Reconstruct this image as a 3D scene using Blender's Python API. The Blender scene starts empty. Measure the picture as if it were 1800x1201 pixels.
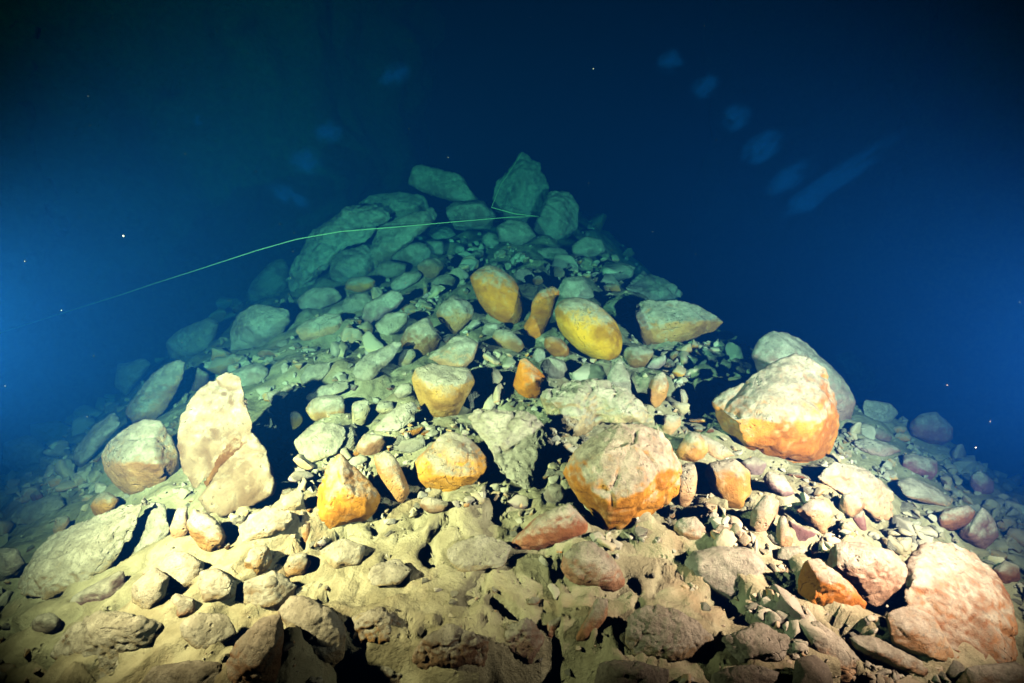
import bpy, bmesh, math, random
import numpy as np
from mathutils import Vector, noise, Euler, geometry

rnd = random.Random(7)
scene = bpy.context.scene
COL = scene.collection
R = math.radians

# ------------------------------------------------------------------ camera
CAM = Vector((0.0, 0.0, 1.5))
PITCH = 25.0
FPX = 1000.0                        # focal length in units of a 1800 px wide frame (20 mm lens on 36 mm)
cam_data = bpy.data.cameras.new('camera')
cam_data.lens = 20.0
cam_data.sensor_width = 36.0
cam_data.clip_start = 0.02
cam_data.clip_end = 200.0
cam = bpy.data.objects.new('camera', cam_data)
cam.location = CAM
cam.rotation_euler = (R(90 - PITCH), 0, 0)
COL.objects.link(cam)
scene.camera = cam
FWD = Vector((0, math.cos(R(PITCH)), -math.sin(R(PITCH))))
UP = Vector((0, math.sin(R(PITCH)), math.cos(R(PITCH))))

# ------------------------------------------------------------------ world: no daylight reaches this far in, only a trace
world = bpy.data.worlds.new('World')
scene.world = world
world.use_nodes = True
wn = world.node_tree
sky = wn.nodes.new('ShaderNodeTexSky')
sky.sky_type = 'NISHITA'
sky.sun_disc = False
sky.sun_elevation = R(50)
sky.sun_rotation = R(0)
bg = wn.nodes['Background']
bg.inputs['Strength'].default_value = 0.0016
wn.links.new(sky.outputs[0], bg.inputs['Color'])

# ------------------------------------------------------------------ the two dive lights held left and right of the camera
def dive_light(name, loc, aim, power, colour, angle, blend, radius=0.022):
    d = bpy.data.lights.new(name, 'SPOT')
    d.energy = power
    d.color = colour
    d.spot_size = R(angle)
    d.spot_blend = blend
    d.shadow_soft_size = radius
    o = bpy.data.objects.new(name, d)
    o.location = loc
    o.rotation_euler = (Vector(aim) - Vector(loc)).to_track_quat('-Z', 'Y').to_euler()
    COL.objects.link(o)
    return o

dive_light('dive_light_left', (-1.52, 1.00, 1.04), (-0.50, 3.3, 0.05), 3000, (1.0, 0.325, 0.21), 127, 1.0)
dive_light('dive_light_right', (1.78, 1.00, 0.92), (0.68, 3.3, 0.12), 3050, (1.0, 0.265, 0.23), 127, 1.0)

scene.view_settings.view_transform = 'Standard'
scene.view_settings.look = 'None'
scene.view_settings.exposure = 0.0
scene.view_settings.gamma = 1.0
scene.view_settings.use_curve_mapping = False
scene.render.engine = 'CYCLES'
cy = scene.cycles
cy.use_denoising = True
cy.max_bounces = 5
cy.diffuse_bounces = 0
cy.glossy_bounces = 1
cy.volume_bounces = 0
cy.transparent_max_bounces = 6
cy.caustics_reflective = False
cy.caustics_refractive = False
cy.sample_clamp_indirect = 4.0

# ------------------------------------------------------------------ helpers
def tag(o, label=None, cat=None, group=None, kind=None):
    if label: o['label'] = label
    if cat: o['category'] = cat
    if group: o['group'] = group
    if kind: o['kind'] = kind
    return o

def link_mesh(name, me, mat=None, loc=(0, 0, 0)):
    o = bpy.data.objects.new(name, me)
    o.location = loc
    if mat is not None and len(me.materials) == 0:
        me.materials.append(mat)
    COL.objects.link(o)
    return o

def fbm(x, y, z, s, octv=4, seed=0.0):
    return noise.fractal(Vector((x * s + seed, y * s - seed, z * s + 2.3 * seed)), 1.0, 2.0, octv)

def ray_dir(px, py):
    return (Vector((1, 0, 0)) * (px - 900) + UP * (600.5 - py) + FWD * FPX) / FPX   # depth along FWD is 1

def at_depth(px, py, z):
    return CAM + ray_dir(px, py) * z

def project(p):
    v = p - CAM
    z = v.dot(FWD)
    return 900 + FPX * v.x / z, 600.5 - FPX * v.dot(UP) / z, z

# ------------------------------------------------------------------ the mound
def mound(x, y):
    ax = abs(x)
    z = -0.088 * x * x if ax < 5 else -0.088 * 25 - 0.88 * (ax - 5)
    if y > 6.6:
        d = y - 6.6
        z -= 0.06 * d * d if d < 5 else 0.06 * 25 + 0.6 * (d - 5)
    if x > 0.95 and y > 3.3:                       # the right shoulder falls away
        z -= min(1.2, 0.24 * (x - 0.95) * min(2.5, y - 3.3))
    if y < 1.2:                                   # the silt bank breaks off in front of the camera
        m = max(0.0, min(1.0, (0.32 - x) / 0.16)) * max(0.0, min(1.0, (x + 0.62) / 0.2))
        z -= m * min(0.6, 2.2 * max(0.0, 1.17 - y + 0.05 * math.sin(9 * x)))
    return z

def rubble_relief(x, y):
    # humps and hollows between buried stones; the silt apron near the camera stays smoother
    k = 1.0 if y > 1.9 else max(0.25, 1.0 - (1.9 - y) * 1.1)
    c = noise.voronoi(Vector((x * 3.4 + 11, y * 3.4, 0)))[0]
    return k * 0.13 * (0.32 - min(c[0], 0.62))

def ledges(x, y):
    # broken shelves of silted rock on the near slope
    if y > 2.1: return 0.0
    k = min(1.0, (2.1 - y) / 0.4)
    u, v = x * 0.8 + y * 0.6, -x * 0.6 + y * 0.8
    if x > 0.15: u, v = x * 0.75 - y * 0.66, x * 0.66 + y * 0.75
    n = 2.6 * noise.noise(Vector((u * 1.5 + 3, v * 3.6, 1.0))) + 1.1 * noise.noise(Vector((u * 5.2, v * 8.0 + 7, 4.0)))
    f = math.floor(n); t = n - f
    t = max(0.0, min(1.0, (t - 0.5) / 0.13 + 0.5))
    h = 0.040 * (f + t * t * (3 - 2 * t))
    c = noise.noise(Vector((x * 9, y * 9, 2.2)))
    h -= 0.10 * max(0.0, min(1.0, (c - 0.32) / 0.09))
    if -0.62 < x < 0.45 and y > 1.1: k *= 0.45
    return k * h

def ground(x, y):
    z = mound(x, y)
    z += 0.055 * fbm(x, y, 0, 1.3, 3, 3.1)
    z += 0.020 * fbm(x, y, 0, 5.0, 3, 9.7)
    return z + rubble_relief(x, y) + ledges(x, y)

def hit_ground(px, py, lift=0.0):
    d = ray_dir(px, py)
    t, prev = 0.6, 0.6
    while t < 16:
        p = CAM + d * t
        if p.z < ground(p.x, p.y) + lift:
            a, b = prev, t
            for _ in range(9):
                m = (a + b) / 2
                q = CAM + d * m
                if q.z < ground(q.x, q.y) + lift: b = m
                else: a = m
            return b
        prev = t
        t += 0.06 + 0.01 * t
    return None

# ------------------------------------------------------------------ materials
def new_mat(name):
    m = bpy.data.materials.new(name)
    m.use_nodes = True
    nt = m.node_tree
    for n in list(nt.nodes):
        nt.nodes.remove(n)
    return m, nt

class G:
    """small node-graph writer"""
    def __init__(self, nt): self.nt = nt
    def n(self, t, **kw):
        nd = self.nt.nodes.new(t)
        for k, v in kw.items(): setattr(nd, k, v)
        return nd
    def l(self, a, b): self.nt.links.new(a, b)
    def val(self, sock, v):
        if hasattr(v, 'is_output'): self.l(v, sock)
        else: sock.default_value = v
    def math(self, op, a, b=0.0, c=0.0, clamp=False):
        nd = self.n('ShaderNodeMath', operation=op, use_clamp=clamp)
        for i, v in enumerate((a, b, c)): self.val(nd.inputs[i], v)
        return nd.outputs[0]
    def mix(self, f, a, b, blend='MIX'):
        nd = self.n('ShaderNodeMix', data_type='RGBA', blend_type=blend)
        self.val(nd.inputs[0], f); self.val(nd.inputs[6], a); self.val(nd.inputs[7], b)
        return nd.outputs[2]
    def noise(self, vec, scale, detail=4, rough=0.55, dist=0.0):
        nd = self.n('ShaderNodeTexNoise')
        self.l(vec, nd.inputs['Vector'])
        nd.inputs['Scale'].default_value = scale
        nd.inputs['Detail'].default_value = detail
        nd.inputs['Roughness'].default_value = rough
        nd.inputs['Distortion'].default_value = dist
        return nd.outputs[0]
    def ramp(self, f, lo, hi):
        nd = self.n('ShaderNodeMapRange', interpolation_type='SMOOTHSTEP')
        self.val(nd.inputs[0], f)
        nd.inputs[1].default_value = lo; nd.inputs[2].default_value = hi
        return nd.outputs[0]

def rock_material():
    m, nt = new_mat('silted_limestone')
    g = G(nt)
    out = g.n('ShaderNodeOutputMaterial')
    b = g.n('ShaderNodeBsdfPrincipled')
    g.l(b.outputs[0], out.inputs['Surface'])
    tc = g.n('ShaderNodeTexCoord')
    oi = g.n('ShaderNodeObjectInfo')
    geo = g.n('ShaderNodeNewGeometry')
    off = g.n('ShaderNodeVectorMath', operation='ADD')
    g.l(tc.outputs['Object'], off.inputs[0])
    sc_ = g.math('MULTIPLY', oi.outputs['Random'], 37.0)
    g.l(sc_, off.inputs[1])
    P = off.outputs[0]
    n_big = g.noise(P, 5.0, 5, 0.6, 0.4)
    n_mid = g.noise(P, 17.0, 7, 0.65, 0.2)
    n_fine = g.noise(P, 62.0, 6, 0.72)
    n_grain = g.noise(P, 190.0, 3, 0.75)
    # bare stone: iron-stained, blotched
    dark = g.mix(1.0, oi.outputs['Color'], (0.52, 0.44, 0.40, 1), 'MULTIPLY')
    pale = g.mix(0.38, oi.outputs['Color'], (0.58, 0.48, 0.30, 1))
    c = g.mix(g.ramp(n_big, 0.38, 0.62), dark, oi.outputs['Color'])
    c = g.mix(g.math('MULTIPLY', g.ramp(n_mid, 0.52, 0.72), 0.7), c, pale)
    c = g.mix(g.math('MULTIPLY', g.ramp(n_fine, 0.58, 0.74), 0.45), c, (0.10, 0.065, 0.04, 1))
    # silt that has settled on what faces up
    sx = g.n('ShaderNodeSeparateXYZ'); g.l(geo.outputs['Normal'], sx.inputs[0])
    sg = g.n('ShaderNodeSeparateXYZ'); g.l(tc.outputs['Generated'], sg.inputs[0])
    k = g.math('MULTIPLY_ADD', sg.outputs[2], 0.50, g.math('MULTIPLY', sx.outputs[2], 0.74))
    k = g.math('ADD', k, g.math('MULTIPLY_ADD', n_mid, 0.95, -0.475))
    k = g.math('ADD', k, g.math('MULTIPLY_ADD', n_fine, 0.80, -0.40))
    k = g.math('ADD', k, g.math('MULTIPLY_ADD', n_big, 0.70, -0.35))
    k = g.math('ADD', k, g.math('SUBTRACT', oi.outputs['Alpha'], 1.0))
    dust = g.math('MULTIPLY', g.ramp(k, -0.20, 0.42), 0.95)
    dcol = g.mix(g.ramp(n_mid, 0.35, 0.68), (0.27, 0.245, 0.175, 1), (0.47, 0.435, 0.325, 1))
    dcol = g.mix(g.math('MULTIPLY', g.ramp(n_fine, 0.52, 0.66), 0.6), dcol, (0.12, 0.105, 0.08, 1))
    dcol = g.mix(g.math('MULTIPLY', g.ramp(n_grain, 0.52, 0.68), 0.5), dcol, (0.11, 0.10, 0.08, 1))
    c = g.mix(dust, c, dcol)
    g.l(c, b.inputs['Base Color'])
    b.inputs['Roughness'].default_value = 0.92
    b.inputs['Specular IOR Level'].default_value = 0.15
    # relief
    h = g.math('MULTIPLY_ADD', n_mid, 0.32, g.math('MULTIPLY', n_fine, 0.46))
    h = g.math('MULTIPLY_ADD', n_grain, 0.20, h)
    vor = g.n('ShaderNodeTexVoronoi', feature='F1'); g.l(P, vor.inputs['Vector'])
    vor.inputs['Scale'].default_value = 42.0
    pit = g.math('MULTIPLY', g.ramp(vor.outputs['Distance'], 0.30, 0.05), g.ramp(n_big, 0.5, 0.62))
    h = g.math('MULTIPLY_ADD', pit, -0.45, h)
    wob = g.n('ShaderNodeVectorMath', operation='MULTIPLY_ADD')
    nv = g.n('ShaderNodeTexNoise'); g.l(P, nv.inputs['Vector']); nv.inputs['Scale'].default_value = 6.0
    g.l(nv.outputs['Color'], wob.inputs[0]); wob.inputs[1].default_value = (.16, .16, .16); g.l(P, wob.inputs[2])
    ve = g.n('ShaderNodeTexVoronoi', feature='DISTANCE_TO_EDGE'); g.l(wob.outputs[0], ve.inputs['Vector'])
    ve.inputs['Scale'].default_value = 5.5
    crack = g.math('MULTIPLY', g.ramp(ve.outputs['Distance'], 0.022, 0.0), g.ramp(n_big, 0.55, 0.66))
    h = g.math('MULTIPLY_ADD', crack, -0.3, h)
    wv = g.n('ShaderNodeTexWave', wave_type='BANDS', bands_direction='DIAGONAL'); g.l(P, wv.inputs['Vector'])
    wv.inputs['Scale'].default_value = 5.0; wv.inputs['Distortion'].default_value = 5.0; wv.inputs['Detail'].default_value = 3.0
    h = g.math('MULTIPLY_ADD', g.math('MULTIPLY', wv.outputs[0], g.ramp(oi.outputs['Random'], .45, .8)), 0.28, h)
    g.l(g.mix(g.math('MULTIPLY', crack, .3), c, (.07, .05, .035, 1)), b.inputs['Base Color'])
    bp = g.n('ShaderNodeBump'); bp.inputs['Strength'].default_value = 0.85
    bp.inputs['Distance'].default_value = 0.028
    g.l(h, bp.inputs['Height']); g.l(bp.outputs[0], b.inputs['Normal'])
    return m

def silt_material():
    m, nt = new_mat('pale_silt')
    g = G(nt)
    out = g.n('ShaderNodeOutputMaterial')
    b = g.n('ShaderNodeBsdfPrincipled')
    g.l(b.outputs[0], out.inputs['Surface'])
    tc = g.n('ShaderNodeTexCoord')
    P = tc.outputs['Object']
    a = g.noise(P, 2.2, 5, 0.6, 0.5)
    n1 = g.noise(P, 11.0, 7, 0.62, 0.3)
    n2 = g.noise(P, 60.0, 6, 0.7)
    n3 = g.noise(P, 260.0, 3, 0.7)
    c = g.mix(g.ramp(n1, 0.35, 0.68), (0.27, 0.235, 0.135, 1), (0.43, 0.385, 0.235, 1))
    c = g.mix(g.math('MULTIPLY', g.ramp(a, 0.52, 0.70), 0.55), c, (0.40, 0.26, 0.14, 1))
    c = g.mix(g.math('MULTIPLY', g.ramp(n2, 0.60, 0.74), 0.7), c, (0.13, 0.10, 0.07, 1))
    g.l(c, b.inputs['Base Color'])
    b.inputs['Roughness'].default_value = 0.95
    b.inputs['Specular IOR Level'].default_value = 0.1
    vor = g.n('ShaderNodeTexVoronoi', feature='F1'); g.l(P, vor.inputs['Vector'])
    vor.inputs['Scale'].default_value = 26.0
    pit = g.math('MULTIPLY', g.ramp(vor.outputs['Distance'], 0.26, 0.04), g.ramp(n1, 0.5, 0.6))
    h = g.math('MULTIPLY_ADD', n1, 1.2, g.math('MULTIPLY', n2, 0.35))
    h = g.math('MULTIPLY_ADD', n3, 0.10, h)
    h = g.math('MULTIPLY_ADD', pit, -0.6, h)
    bp = g.n('ShaderNodeBump'); bp.inputs['Strength'].default_value = 0.8
    bp.inputs['Distance'].default_value = 0.03
    g.l(h, bp.inputs['Height']); g.l(bp.outputs[0], b.inputs['Normal'])
    return m

def plain_material(name, col, rough=0.8):
    m, nt = new_mat(name)
    g = G(nt)
    out = g.n('ShaderNodeOutputMaterial')
    b = g.n('ShaderNodeBsdfPrincipled')
    g.l(b.outputs[0], out.inputs['Surface'])
    tc = g.n('ShaderNodeTexCoord')
    nn = g.noise(tc.outputs['Object'], 40.0, 3)
    c = g.mix(nn, tuple(0.8 * v for v in col) + (1,), tuple(min(1, 1.15 * v) for v in col) + (1,))
    g.l(c, b.inputs['Base Color'])
    b.inputs['Roughness'].default_value = rough
    return m

ROCK = rock_material()
SILT = silt_material()

# ------------------------------------------------------------------ ground sheet
def build_ground():
    nx, ny = 560, 520
    us = np.linspace(-1, 1, nx)
    xs = 2.2 * us + 12.0 * us ** 5 * np.abs(us) ** 0
    vs = np.linspace(0, 1, ny)
    ys = -0.6 + 5.2 * vs + 17.0 * vs ** 4
    verts = []
    for y in ys:
        for x in xs:
            z = mound(x, y)
            z += 0.055 * fbm(x, y, 0, 1.3, 3, 3.1)
            z += 0.020 * fbm(x, y, 0, 5.0, 3, 9.7)
            if y < 9 and abs(x) < 6: z += rubble_relief(x, y) + ledges(x, y)
            if y < 5 and abs(x) < 3.2:
                z += 0.008 * fbm(x, y, 0, 17.0, 3, 1.7)
                q = fbm(x, y, 0, 6.0, 4, 21.0)
                z -= 0.030 * max(0.0, q - 0.16) + 0.014 * max(0.0, 0.05 - abs(fbm(x, y, 0, 4.2, 3, 33.0))) / 0.05
            if y < 2.2:
                for (hx, hy, hr, hh) in DRIFT:
                    q_ = ((x - hx) ** 2 + (y - hy) ** 2) / (hr * hr)
                    if q_ < 4: z += hh * math.exp(-1.6 * q_)
            verts.append((x, y, z))
    idx = np.arange(nx * ny).reshape(ny, nx)
    faces = np.stack([idx[:-1, :-1], idx[:-1, 1:], idx[1:, 1:], idx[1:, :-1]], -1).reshape(-1, 4)
    me = bpy.data.meshes.new('silt_mound')
    me.from_pydata(verts, [], faces.tolist())
    me.shade_smooth()
    o = link_mesh('silt_mound', me, SILT)
    tag(o, kind='structure')

# ------------------------------------------------------------------ cave walls far behind
def cave_wall(name, centre_line, z0, z1, amp, seed):
    """a rough rock wall that follows a plan polyline, leaning over the water as it rises"""
    n, m = 150, 70
    pts = [Vector(p) for p in centre_line]
    seg = [(pts[i + 1] - pts[i]).length for i in range(len(pts) - 1)]
    tot = sum(seg)
    verts = []
    for j in range(m):
        v = j / (m - 1)
        for i in range(n):
            s = i / (n - 1) * tot
            k = 0
            while k < len(seg) - 1 and s > seg[k]:
                s -= seg[k]; k += 1
            d = (pts[k + 1] - pts[k]).normalized()
            p = pts[k] + d * s
            nrm = Vector((d.y, -d.x, 0))
            z = z0 + (z1 - z0) * v
            q = fbm(p.x, p.y, z, 0.35, 5, seed) * amp + abs(fbm(p.x, p.y, z, 1.1, 4, seed + 5)) * amp * 0.45
            lean = 0.9 * v * v * 2.2
            p2 = p + nrm * (q + lean)
            verts.append((p2.x, p2.y, z))
    idx = np.arange(n * m).reshape(m, n)
    faces = np.stack([idx[:-1, :-1], idx[:-1, 1:], idx[1:, 1:], idx[1:, :-1]], -1).reshape(-1, 4)
    me = bpy.data.meshes.new(name)
    me.from_pydata(verts, [], faces.tolist())
    me.shade_smooth()
    o = link_mesh(name, me, SILT)
    return tag(o, kind='structure')

cave_wall('cave_wall_left', [(-10.0, -1.0, 0), (-9.2, 4.5, 0), (-7.2, 8.8, 0), (-3.6, 10.6, 0), (-2.2, 15.0, 0)], -6, 9, 0.9, 2.0)
cave_wall('cave_wall_right', [(6.0, 18.0, 0), (9.4, 13.5, 0), (12.0, 7.0, 0), (12.0, -1.0, 0)], -7, 9, 1.0, 8.0)

# ------------------------------------------------------------------ the rocks
OR = (0.60, 0.25, 0.030); YE = (0.82, 0.39, 0.016); BR = (0.40, 0.22, 0.075); PE = (0.58, 0.34, 0.17)
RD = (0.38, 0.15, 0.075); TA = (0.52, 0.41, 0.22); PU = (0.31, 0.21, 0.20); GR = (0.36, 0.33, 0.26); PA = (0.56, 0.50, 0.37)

# (name, label, colour, silt cover 0..1, thickness, how far it lies along the slope 0..1, rounding, roughness, outline(s), front points or None, reference?)
ROCKS = []
def rock(name, label, col, dust, outline, T=0.8, lie=0.0, rd=4, rough=1.0, front=None, ref=False, dist=None):
    pieces = [[tuple(float(v) for v in p.split(',')) for p in s.split()] for s in outline.split('/')]
    ROCKS.append(dict(name=name, label=label, col=col, dust=dust, pieces=pieces, T=T, lie=lie, rd=rd, rough=rough, front=front, ref=ref, dist=dist))

# --- far end of the mound
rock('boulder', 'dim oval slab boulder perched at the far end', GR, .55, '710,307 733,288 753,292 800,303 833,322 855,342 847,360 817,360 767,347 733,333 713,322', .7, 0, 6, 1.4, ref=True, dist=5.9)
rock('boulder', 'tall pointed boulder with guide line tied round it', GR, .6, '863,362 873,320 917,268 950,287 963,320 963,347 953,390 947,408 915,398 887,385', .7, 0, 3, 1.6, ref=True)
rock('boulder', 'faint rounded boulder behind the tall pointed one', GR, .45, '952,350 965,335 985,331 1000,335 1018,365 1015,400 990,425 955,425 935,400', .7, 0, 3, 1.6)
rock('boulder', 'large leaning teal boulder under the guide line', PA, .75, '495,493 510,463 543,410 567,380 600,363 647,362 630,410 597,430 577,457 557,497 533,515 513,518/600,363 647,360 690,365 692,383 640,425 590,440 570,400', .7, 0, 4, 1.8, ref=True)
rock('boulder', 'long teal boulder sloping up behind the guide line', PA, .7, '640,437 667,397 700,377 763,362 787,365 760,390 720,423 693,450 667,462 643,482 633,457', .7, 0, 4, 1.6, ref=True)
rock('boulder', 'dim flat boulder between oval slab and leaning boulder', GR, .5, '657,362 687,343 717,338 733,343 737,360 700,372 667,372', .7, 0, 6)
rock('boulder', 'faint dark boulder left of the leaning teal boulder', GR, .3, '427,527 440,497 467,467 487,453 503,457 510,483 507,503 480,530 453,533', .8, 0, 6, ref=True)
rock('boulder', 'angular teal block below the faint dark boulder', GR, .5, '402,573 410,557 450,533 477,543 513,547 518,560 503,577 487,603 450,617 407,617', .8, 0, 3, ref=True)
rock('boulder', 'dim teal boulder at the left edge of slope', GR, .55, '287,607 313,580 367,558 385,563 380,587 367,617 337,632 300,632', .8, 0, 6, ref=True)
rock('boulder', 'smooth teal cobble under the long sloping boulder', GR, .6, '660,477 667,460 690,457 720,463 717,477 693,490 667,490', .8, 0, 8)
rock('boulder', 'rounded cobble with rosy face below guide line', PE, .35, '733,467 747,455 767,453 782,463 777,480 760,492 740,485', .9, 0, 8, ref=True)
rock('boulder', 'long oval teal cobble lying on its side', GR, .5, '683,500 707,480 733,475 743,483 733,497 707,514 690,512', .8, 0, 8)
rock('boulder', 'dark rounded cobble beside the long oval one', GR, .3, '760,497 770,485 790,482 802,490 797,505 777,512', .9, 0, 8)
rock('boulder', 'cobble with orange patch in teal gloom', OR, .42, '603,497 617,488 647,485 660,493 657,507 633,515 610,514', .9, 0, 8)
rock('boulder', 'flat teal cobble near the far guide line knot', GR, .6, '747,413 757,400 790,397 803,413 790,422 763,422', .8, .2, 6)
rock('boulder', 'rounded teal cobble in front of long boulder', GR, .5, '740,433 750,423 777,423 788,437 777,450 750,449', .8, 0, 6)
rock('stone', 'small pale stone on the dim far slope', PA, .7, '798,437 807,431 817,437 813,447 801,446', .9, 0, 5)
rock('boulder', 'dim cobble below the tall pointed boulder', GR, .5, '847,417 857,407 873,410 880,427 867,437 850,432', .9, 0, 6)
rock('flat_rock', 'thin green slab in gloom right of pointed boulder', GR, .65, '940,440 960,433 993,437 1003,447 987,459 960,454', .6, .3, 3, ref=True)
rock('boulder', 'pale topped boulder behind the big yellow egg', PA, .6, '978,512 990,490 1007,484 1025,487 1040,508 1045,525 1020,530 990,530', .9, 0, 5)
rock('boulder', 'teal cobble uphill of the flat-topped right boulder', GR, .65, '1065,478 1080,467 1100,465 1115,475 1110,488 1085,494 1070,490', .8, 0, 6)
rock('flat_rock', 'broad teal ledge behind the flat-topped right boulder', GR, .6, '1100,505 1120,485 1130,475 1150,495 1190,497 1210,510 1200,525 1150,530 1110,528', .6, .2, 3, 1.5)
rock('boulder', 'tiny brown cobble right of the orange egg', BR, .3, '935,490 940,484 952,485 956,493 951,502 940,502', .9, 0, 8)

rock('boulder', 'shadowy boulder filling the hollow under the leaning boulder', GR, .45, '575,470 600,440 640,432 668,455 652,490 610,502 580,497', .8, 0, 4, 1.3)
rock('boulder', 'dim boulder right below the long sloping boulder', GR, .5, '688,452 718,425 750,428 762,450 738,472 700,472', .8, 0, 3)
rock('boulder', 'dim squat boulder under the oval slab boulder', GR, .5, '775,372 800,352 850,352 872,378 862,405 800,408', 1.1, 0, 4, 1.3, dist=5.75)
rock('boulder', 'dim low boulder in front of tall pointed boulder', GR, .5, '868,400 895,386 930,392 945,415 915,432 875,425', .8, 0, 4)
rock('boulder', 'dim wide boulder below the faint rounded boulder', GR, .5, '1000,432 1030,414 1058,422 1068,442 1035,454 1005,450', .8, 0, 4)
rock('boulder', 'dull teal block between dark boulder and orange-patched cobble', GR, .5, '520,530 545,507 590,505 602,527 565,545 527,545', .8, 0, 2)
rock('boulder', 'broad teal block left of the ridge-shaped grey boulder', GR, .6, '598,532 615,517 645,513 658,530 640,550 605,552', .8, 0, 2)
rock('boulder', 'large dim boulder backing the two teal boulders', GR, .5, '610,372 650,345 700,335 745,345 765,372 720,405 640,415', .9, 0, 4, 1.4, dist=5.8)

# --- the bright middle
rock('boulder', 'orange egg-shaped boulder standing on end', (0.80, .28, .010), .12, '827,487 837,473 860,465 880,473 903,490 917,513 922,540 917,563 903,577 883,572 857,550 840,527', .85, 0, 14, .5, ref=True)
rock('boulder', 'narrow bean-shaped orange boulder between the two eggs', (0.82, .27, .008), .10, '920,573 932,553 950,545 968,557 960,580 943,600 927,590/933,555 933,533 947,513 970,502 983,510 982,520 973,533 970,557 950,570', .8, 0, 6, .6, ref=True)
rock('boulder', 'big smooth yellow egg-shaped boulder', YE, .24, '975,543 987,527 1013,522 1040,522 1063,540 1083,563 1095,593 1093,620 1073,637 1047,630 1013,613 990,587 978,567', .85, 0, 14, .45, ref=True)
rock('boulder', 'grey dusted boulder left of the orange egg', BR, .48, '768,550 780,530 797,517 823,522 835,540 830,560 810,577 797,592 783,577 770,560', .85, 0, 5, ref=True)
rock('boulder', 'oval brown cobble below the orange egg', BR, .36, '865,593 873,577 897,580 915,597 925,613 913,622 887,613 870,603', .85, 0, 10, .7)
rock('stone', 'grey stone half hidden behind oval brown cobble', GR, .5, '845,587 853,567 877,567 880,577 867,592', .8, 0, 4)
rock('boulder', 'dark orange cobble tucked under the yellow egg', (.45, .19, .03), .12, '955,597 967,587 987,597 1000,613 998,630 973,627 957,613', .9, 0, 6)
rock('boulder', 'orange cone-shaped rock below the bean-shaped boulder', (.84, .27, .006), .02, '900,683 907,663 915,633 923,630 943,647 963,667 965,680 947,700 927,705 907,693', .9, 0, 2, .8, front=[(918, 650, .3), (921, 683, .62), (940, 672, .62), (925, 700, .2), (948, 688, .4)], ref=True)
rock('boulder', 'round grey cobble right of the orange cone', GR, .5, '950,647 957,630 973,625 993,633 997,653 987,669 963,667', .9, 0, 6)
rock('stone', 'small vivid orange stone under the yellow egg', (.82, .30, .01), .05, '1012,655 1020,640 1037,638 1050,653 1062,663 1053,668 1030,667', .9, 0, 2)
rock('boulder', 'flat-topped boulder with orange underside overhanging dark hollow', (.55, .27, .08), .44, '1107,533 1133,527 1183,523 1220,533 1250,550 1270,567 1257,583 1233,588 1200,592 1170,610 1133,609 1120,577', .75, 0, 3, 1.4, front=[(1125, 575, .35), (1185, 565, .5), (1235, 565, .45), (1150, 600, .3), (1160, 545, .25), (1220, 580, .4)], ref=True)
rock('boulder', 'dusted brown cobble below the flat-topped boulder', BR, .44, '1095,620 1103,610 1127,607 1150,617 1147,633 1133,650 1107,648 1097,633', .85, 0, 6)
rock('stone', 'grey stone with clean edge beside dusted brown cobble', PU, .45, '1135,648 1150,630 1170,623 1173,637 1160,650', .7, 0, 2)
rock('boulder', 'brown stone with pale cap hanging over the hollow', (.50, .26, .08), .33, '1137,687 1147,663 1167,652 1177,677 1170,700 1153,720 1140,707', .85, 0, 3)
rock('stone', 'thin upright stone at the edge of the hollow', TA, .45, '1193,687 1202,680 1210,700 1208,720 1202,733 1197,713', .9, 0, 3)
rock('stone', 'pale square stone right of the crumbly boulder', PE, .45, '1162,753 1167,727 1197,728 1197,747 1177,768 1165,768', .7, 0, 2)
rock('boulder', 'pale crumbly pitted boulder in the middle', TA, .62, '943,700 960,683 990,670 1033,672 1067,667 1070,730 1040,743 1013,777 987,760 957,730/1033,672 1067,667 1093,680 1120,700 1143,723 1157,747 1100,740 1073,732 1040,740', .75, .1, 3, 2.6, ref=True)
rock('flat_rock', 'pale pointed slab above the crumbly boulder', PA, .8, '1067,660 1090,628 1103,647 1117,683 1132,715 1100,705 1067,680', .6, .2, 3)
rock('boulder', 'big grey block with orange lower edge in centre', (.60, .27, .035), .46, '992,830 1017,790 1053,760 1090,738 1127,743 1163,763 1180,797 1200,827 1197,857 1167,890 1120,910 1093,933 1070,940 1053,927 1027,883 1007,853', .8, 0, 3, 1.2, front=[(1015, 815, .25), (1060, 790, .45), (1120, 775, .45), (1172, 820, .4), (1130, 862, .62), (1070, 880, .62), (1100, 915, .3), (1040, 860, .5), (1068, 925, .3)], ref=True)
rock('flat_rock', 'jagged grey slab left of the big grey block', PA, .78, '827,733 837,720 883,717 927,720 947,737 963,760 957,787 920,800 867,805 847,787 833,767/867,790 957,785 943,800 937,820 942,847 930,867 900,850 873,830 865,808', .5, .25, 1, 2.0, ref=True)
rock('boulder', 'bright orange boulder with pale cracked top', (.64, .30, .04), .26, '727,817 740,793 760,773 790,760 820,767 843,787 863,820 860,837 833,863 793,877 760,870 733,853 728,837', .8, 0, 2, .9, front=[(752, 800, .35), (800, 785, .42), (838, 812, .42), (770, 838, .6), (820, 840, .6), (745, 845, .4), (800, 866, .3), (845, 840, .4)], ref=True)
rock('boulder', 'heart-shaped boulder with grey dust on top', (.50, .29, .07), .34, '723,667 730,647 760,637 793,643 823,647 835,670 833,693 823,713 797,737 773,742 750,735 737,707 728,683', .85, 0, 8, .6, front=[(745, 668, .45), (785, 674, .55), (818, 672, .45), (765, 705, .55), (800, 703, .55), (776, 730, .25)], ref=True)
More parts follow.
